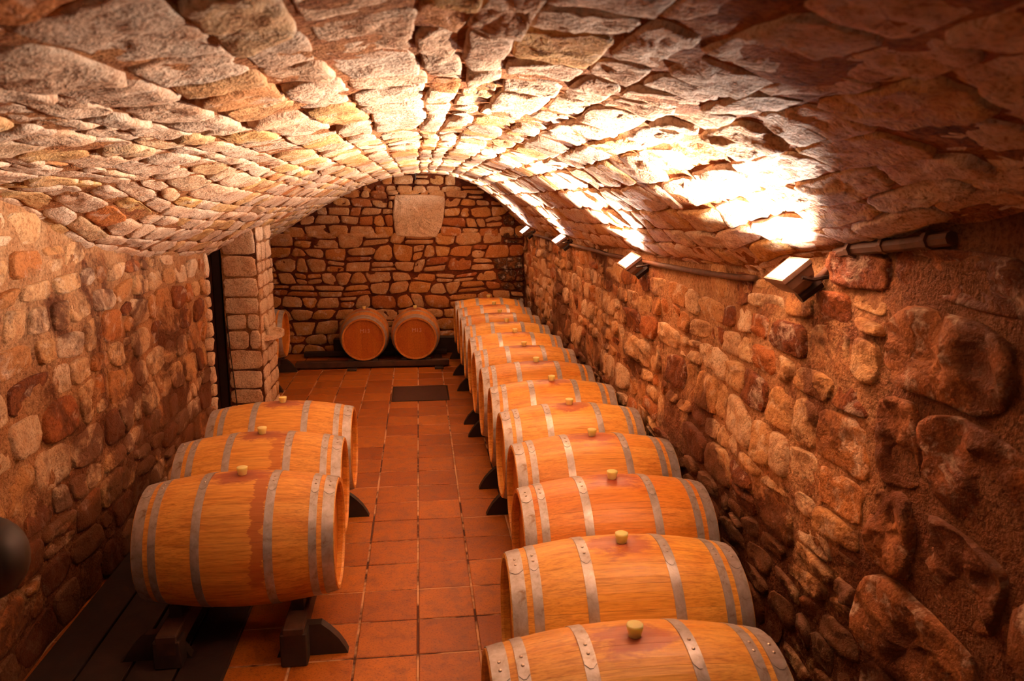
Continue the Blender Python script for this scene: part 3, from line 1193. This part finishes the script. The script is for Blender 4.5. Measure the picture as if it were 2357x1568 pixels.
# chalked capitals on the two facing heads
for bb in backb:
    cu = bpy.data.curves.new('chalk_marks', 'FONT')
    cu.body = 'M13'
    cu.size = 0.075
    cu.extrude = 0.0004
    cu.offset = -0.0012
    cu.align_x = 'CENTER'
    cu.materials.append(M_chalk)
    tmp = bpy.data.objects.new('chalk_marks_tmp', cu)
    COL.objects.link(tmp)
    bpy.context.view_layer.update()
    me = bpy.data.meshes.new_from_object(tmp.evaluated_get(bpy.context.evaluated_depsgraph_get()))
    bpy.data.objects.remove(tmp)
    to = bpy.data.objects.new('chalk_marks', me)
    COL.objects.link(to)
    to.parent = bb
    to.location = (-BL + 0.0385, -0.02, 0.085)
    to.rotation_euler = (pi / 2, 0, -pi / 2)


# ------------------------------------------------------------------ racks
def foot_mesh(xa, xb, y, h=0.17, th=0.055):
    """dark plate across the rack, its ends cut to a rounded slope down to the floor"""
    pr = []
    L_ = xb - xa
    for t in (0, 15, 35, 55, 75, 90):
        a = radians(t)
        pr.append((xa + 0.16 * (1 - sin(a)) ** 1.2 if False else xa + 0.16 * (1 - cos(a)), h * sin(a)))
    pr = [(xa, 0.0), (xa + 0.015, 0.035), (xa + 0.045, 0.085), (xa + 0.085, 0.13), (xa + 0.13, h)]
    prof = pr + [(xb - (x_ - xa), z_) for x_, z_ in reversed(pr)]
    n_ = len(prof)
    vv = [(x_, y - th / 2, z_) for x_, z_ in prof] + [(x_, y + th / 2, z_) for x_, z_ in prof]
    ff = [tuple(range(n_ - 1, -1, -1)), tuple(range(n_, 2 * n_))] + [(k, (k + 1) % n_, n_ + (k + 1) % n_, n_ + k) for k in range(n_)]
    ff = [tuple(reversed(f_)) for f_ in ff]
    return vv, ff


def rack(xc, feet, y0, y1, label, barrels, ztop=0.205, group=None, lift=0.0):
    root = empty('barrel_rack', (xc, (y0 + y1) / 2, 0))
    oy = (y0 + y1) / 2
    tag(root, label, 'rack', group)
    for s in (-1, 1):
        bm = bmesh.new()
        bx_ = s * 0.30
        bm_box(bm, bx_ - 0.05, bx_ + 0.05, y0 - oy, y1 - oy, 0.10, ztop, 0.006)
        bm_obj('rail', bm, M_beam, root)
        for yb in barrels:       # chocks that cradle each barrel
            R = br(0.30) + 0.002
            for d in (-1, 1):
                vv = []
                zc = 0.545
                a_, c_ = (0.07, 0.17)
                zz = lambda yy: zc - sqrt(R * R - yy * yy)
                prof = [(d * a_, ztop - 0.004), (d * c_, ztop - 0.004), (d * c_, max(ztop, zz(c_))), (d * a_, max(ztop, zz(a_)))]
                for xq in (bx_ - 0.03, bx_ + 0.03):
                    for (yy, z_) in prof:
                        vv.append((xq, yb - oy + yy, z_))
                ff = [(0, 1, 2, 3), (7, 6, 5, 4), (0, 4, 5, 1), (1, 5, 6, 2), (2, 6, 7, 3), (3, 7, 4, 0)]
                bmx = bmesh.new()
                vs_ = [bmx.verts.new(p_) for p_ in vv]
                for f_ in ff:
                    bmx.faces.new([vs_[k] for k in f_])
                bm_obj('chock', bmx, M_black, root)
    for yf in feet:
        for s in (-1, 1):
            vv, ff = foot_mesh(0.20, 0.555, yf - oy)
            if s < 0:
                vv = [(-x_, y_, max(z_, lift)) for x_, y_, z_ in vv]
                ff = [tuple(reversed(f_)) for f_ in ff]
            mesh_obj('foot', vv, ff, M_black, root)
    for s in (-1, 1):
        for ye in (y0, y1 - 0.10):
            bm = bmesh.new()
            bm_box(bm, s * 0.30 - 0.065, s * 0.30 + 0.065, ye - oy, ye - oy + 0.10, lift if s < 0 else 0.0, ztop - 0.03, 0.006)
            bm_obj('leg', bm, M_black, root)
    return root


G = 'low dark racks under the right-hand barrels'
rack(0.72, [2.25, 3.2], 2.0, 3.33, 'dark rack under the two nearest barrels of the right-hand row', [2.27, 2.96], group=G)
rack(1.0, [3.75, 5.40], 3.40, 5.55, 'low dark rack under the third to fifth barrels of the right-hand row', [3.69, 4.41, 5.125], group=G)
rack(0.985, [5.92, 7.30], 5.60, 7.6, 'low dark rack under the sixth to eighth barrels of the right-hand row', [5.835, 6.54, 7.27], group=G)
rack(0.965, [7.72, 9.12], 7.65, 9.75, 'low dark rack under the ninth to eleventh barrels of the right-hand row', [8.02, 8.72, 9.43], group=G)
rack(0.95, [9.95, 11.0], 9.8, 11.3, 'low dark rack under the two barrels beside the end wall', [10.16, 10.89], group=G)
rack(-0.96, [3.74, 5.48], 3.62, 5.80, 'low dark rack carrying the three barrels on the left', [3.97, 4.68, 5.41], lift=0.031)
rack(-2.2, [9.3, 10.4], 9.05, 10.6, 'low dark rack under the two barrels behind the pillar', [9.42, 10.14], ztop=0.22)

pf = empty('plank_platform', (-1.31, 4.05, 0))
tag(pf, 'blackened planks lying on the floor under the left rack along the wall', 'platform')
for k in range(4):
    bm = bmesh.new()
    bm_box(bm, -0.60 + k * 0.235, -0.60 + k * 0.235 + 0.222, -1.90, 1.90, 0.0, 0.03, 0.004)
    bm_obj('plank', bm, M_black, pf)
# rack at the end wall: two long beams lying across on short feet
er = empty('end_rack', (-0.35, 10.95, 0))
tag(er, 'two long dark beams on short feet carrying the facing barrels at the end wall', 'rack')
for yy, z0, z1, xa, xb, mt in ((-0.42, 0.022, 0.103, -1.33, 0.72, M_beam), (0.36, 0.022, 0.085, -1.33, 0.72, M_black)):
    bm = bmesh.new()
    bm_box(bm, xa, xb, yy - 0.06, yy + 0.06, z0, z1, 0.008)
    bm_obj('beam', bm, mt, er)
for xx_ in (-0.58, 0.58):
    bm = bmesh.new()
    bm_box(bm, xx_ - 0.06, xx_ + 0.06, -0.62, 0.45, 0.0, 0.022, 0.004)
    bm_obj('foot', bm, M_black, er)
for bx_ in (-0.785, -0.080):
    for yy in (-0.42, 0.36):
        for d in (-1, 1):
            bm = bmesh.new()
            bm_box(bm, bx_ + 0.35 + d * 0.16 - 0.04, bx_ + 0.35 + d * 0.16 + 0.04, yy - 0.03, yy + 0.03, 0.083, 0.135, 0.006)
            bm_obj('chock', bm, M_black, er)

# low dark kerb at the foot of the end wall
bm = bmesh.new()
bm_box(bm, -1.28, 1.5, 11.45, 11.58, 0.0, 0.24, 0.012)
o = bm_obj('timber_ledge', bm, M_black)
tag(o, 'black timber ledge along the foot of the end wall behind the barrels', 'ledge')

# ------------------------------------------------------------------ floor hatch
h = empty('floor_hatch', (-0.025, 9.04, 0))
tag(h, 'dark rectangular metal hatch cover set in the tiles before the end wall', 'hatch')
bm = bmesh.new()
bm_box(bm, -0.312, 0.312, -0.332, 0.332, -0.004, 0.005, 0.002)
bm_obj('plate', bm, M_hatch, h)
for (x0, x1, y0, y1) in ((-0.33, -0.314, -0.35, 0.35), (0.314, 0.33, -0.35, 0.35), (-0.314, 0.314, -0.35, -0.334), (-0.314, 0.314, 0.334, 0.35)):
    bm = bmesh.new()
    bm_box(bm, x0, x1, y0, y1, -0.004, 0.007, 0.001)
    bm_obj('rim', bm, M_blackmetal, h)

# ------------------------------------------------------------------ doorway
dr = empty('door_1', (-2.45, 8.05, 0))
struct(dr, 'dark wooden door standing in the narrow opening left of the pillar', 'door')
for k in range(4):
    bm = bmesh.new()
    bm_box(bm, -0.40 + k * 0.202, -0.40 + k * 0.202 + 0.198, -0.02, 0.02, 0.0, 1.36 + k * 0.12, 0.004)
    bm_obj('plank', bm, M_door, dr)
bm = bmesh.new()
bm_box(bm, 0.412, 0.49, -0.05, 0.03, 0.0, 1.85, 0.004)
bm_obj('door_frame', bm, M_blackmetal, dr)
# cable down the pier
bm = bmesh.new()
tube(bm, [Vector((-1.91, 7.94, 1.15)), Vector((-1.90, 7.935, 0.8)), Vector((-1.875, 7.935, 0.4)), Vector((-1.86, 7.935, 0.0))], 0.005, 6)
tag(bm_obj('cable', bm, M_blackmetal, smooth=True), 'thin black cable hanging down the front of the stone pier', 'cable')

# stone basin shelf on the side of the pier
sh = empty('stone_shelf', (PX1, 8.33, 0.85))
tag(sh, 'half-round pale stone shelf jutting from the side of the pier', 'shelf')
vv = []
K = 16
for (r_, z_) in ((0.0, 0.012), (0.17, 0.015), (0.19, 0.045), (0.215, 0.045), (0.215, 0.0), (0.17, -0.015)):
    for k in range(K + 1):
        a = -pi / 2 + pi * k / K
        vv.append((-0.02 + r_ * cos(a) * 0.85, r_ * sin(a) * 1.45, z_))
ff = []
for r_ in range(5):
    for k in range(K):
        p = r_ * (K + 1) + k
        ff.append((p, p + 1, p + K + 2, p + K + 1))
ff.append(tuple(5 * (K + 1) + k for k in range(K + 1)))
mesh_obj('slab', vv, ff, M_pillar, sh, smooth=False, tint=[(0.1, .5, .5, 1)] * len(vv))
bm = bmesh.new()
tube(bm, [Vector((0.01, -0.20, 0.24)), Vector((0.025, -0.19, 0.14)), Vector((0.03, -0.17, 0.045))], [0.02, 0.03, 0.015], 8)
bm_obj('spout', bm, M_pillar, sh, smooth=True)

# hook at the crown of the end wall
hk = bmesh.new()
tube(hk, [Vector((-0.04, 11.42, 2.66)), Vector((-0.04, 11.42, 2.60)), Vector((-0.04, 11.42, 2.52))], 0.012, 6)
tube(hk, [Vector((-0.10, 11.42, 2.62)), Vector((-0.04, 11.42, 2.585)), Vector((0.0, 11.42, 2.615))], 0.010, 6)
tag(bm_obj('iron_hook', hk, M_blackmetal), 'small forked iron hook at the crown of the vault by the end wall', 'hook')

# ------------------------------------------------------------------ floodlights and conduit
LB = ['large floodlight nearest the viewer, shining up the vault from the right wall', 'floodlight second from the viewer on the right wall',
      'floodlight third from the viewer on the right wall', 'small floodlight at the far end of the right wall']


def make_lamp(loc, label, ln):
    xx, yy, nn = lamp_frame(ln)

    def lamp_pts(a, b_, c_):
        return xx * a + yy * b_ + nn * c_
    root = empty('floodlight', loc)
    tag(root, label, 'floodlight', 'floodlights on the right wall')
    # housing: rectangular rim tapering to a rounded back
    vv = []
    secs = [(0.086, 0.066, 0.006), (0.086, 0.066, -0.012), (0.080, 0.060, -0.020), (0.076, 0.052, -0.050), (0.062, 0.040, -0.080), (0.038, 0.026, -0.098)]
    rec = [(-1, -1), (0, -1.0), (1, -1), (1, 0), (1, 1), (0, 1), (-1, 1), (-1, 0)]
    for (a, c_, d) in secs:
        for (p, q) in rec:
            vv.append(lamp_pts(p * a, q * c_, d))
    ff = []
    for r_ in range(len(secs) - 1):
        for k in range(8):
            p, q = r_ * 8 + k, r_ * 8 + (k + 1) % 8
            ff.append((p, q, q + 8, p + 8))
    ff.append(tuple((len(secs) - 1) * 8 + k for k in range(8)))
    # rim inner lip
    o_ = len(vv)
    for (p, q) in rec:
        vv.append(lamp_pts(p * 0.078, q * 0.056, 0.006))
    for (p, q) in rec:
        vv.append(lamp_pts(p * 0.078, q * 0.056, -0.004))
    for k in range(8):
        ff.append((k, (k + 1) % 8, o_ + (k + 1) % 8, o_ + k))
        ff.append((o_ + k, o_ + (k + 1) % 8, o_ + 8 + (k + 1) % 8, o_ + 8 + k))
    bm = bmesh.new()
    vs_ = [bm.verts.new(p_) for p_ in vv]
    for f_ in ff:
        bm.faces.new([vs_[k] for k in f_])
    bm_obj('housing', bm, M_lampbody, root)
    g = [lamp_pts(p * 0.078, q * 0.056, -0.002) for p, q in ((-1, -1), (1, -1), (1, 1), (-1, 1))] + [lamp_pts(p * 0.078, q * 0.056, 0.001) for p, q in ((-1, -1), (1, -1), (1, 1), (-1, 1))]
    mesh_obj('glass', g, [(3, 2, 1, 0), (4, 5, 6, 7), (0, 1, 5, 4), (1, 2, 6, 5), (2, 3, 7, 6), (3, 0, 4, 7)], M_glass, root)
    # yoke: two flat arms and a crosspiece back to the wall
    wx = XR - loc[0] + 0.03
    for s in (-1, 1):
        bm = bmesh.new()
        tube(bm, [lamp_pts(s * 0.092, 0, -0.03), Vector((0.06, s * 0.092, -0.03)), Vector((wx, s * 0.07, -0.01))], 0.008, 6)
        bm_obj('bracket', bm, M_blackmetal, root)
    bm = bmesh.new()
    bm_box(bm, wx - 0.05, wx, -0.085, 0.085, -0.035, 0.015, 0.005)
    bm_obj('mounting_bar', bm, M_blackmetal, root)
    # ballast box hanging behind
    bm = bmesh.new()
    tube(bm, [Vector((0.045, -0.02, -0.105)), Vector((0.12, -0.03, -0.045))], 0.028, 8)
    bm_obj('ballast', bm, M_blackmetal, root)
    bm = bmesh.new()
    tube(bm, [Vector((0.10, -0.03, -0.05)), Vector((0.15, -0.06, 0.02)), Vector((wx - 0.01, -0.10, 0.085))], 0.016, 8)
    bm_obj('lead', bm, M_pipe, root, smooth=True)
    return root


for (lx, ly, lz, pw, ln), lab in zip(LAMPS, LB):
    make_lamp((lx, ly, lz), lab, ln)

bm = bmesh.new()
pts = []
y = 11.5
while y > 3.25:
    pts.append(Vector((XR - 0.055 + 0.012 * noise.noise(Vector((y * 2, 0, 0))), y, vault_z(XR, y) - 0.005 + 0.015 * noise.noise(Vector((y * 1.7, 4, 0))))))
    y -= 0.18
tube(bm, pts, 0.016, 7)
tag(bm_obj('conduit', bm, M_pipe, smooth=True), 'old dark conduit running along the springing of the vault between the floodlights', 'conduit')
bm = bmesh.new()
tube(bm, [Vector((XR - 0.05, 2.72, 2.09)), Vector((XR - 0.05, 2.60, 2.115)), Vector((XR - 0.06, 2.30, 2.15)), Vector((XR - 0.05, 2.10, 2.18))], 0.022, 8)
for yy_ in (2.62, 2.42, 2.2):
    tube(bm, [Vector((XR - 0.055, yy_, 2.113 + (2.62 - yy_) * 0.13)), Vector((XR - 0.055, yy_ - 0.02, 2.116 + (2.62 - yy_) * 0.13))], 0.030, 8)
tag(bm_obj('conduit', bm, M_pipe, smooth=False), 'thick banded pipe stub to the right of the nearest floodlight', 'pipe')

# ------------------------------------------------------------------ handrail end at the left edge
hr = bmesh.new()
tube(hr, [Vector((-1.93, 2.0, 1.34)), Vector((-1.22, 2.10, 1.34))], 0.03, 10)
hp = bm_obj('handrail', hr, M_blackmetal, smooth=True)
bm = bmesh.new()
bmesh.ops.create_uvsphere(bm, u_segments=20, v_segments=14, radius=0.10)
for v in bm.verts:
    v.co.z *= 1.15
o = bm_obj('knob', bm, M_blackmetal, hp, smooth=True, loc=(-1.17, 2.11, 1.34))
tag(hp, 'black rounded rail end jutting from the left wall at the frame edge', 'handrail')
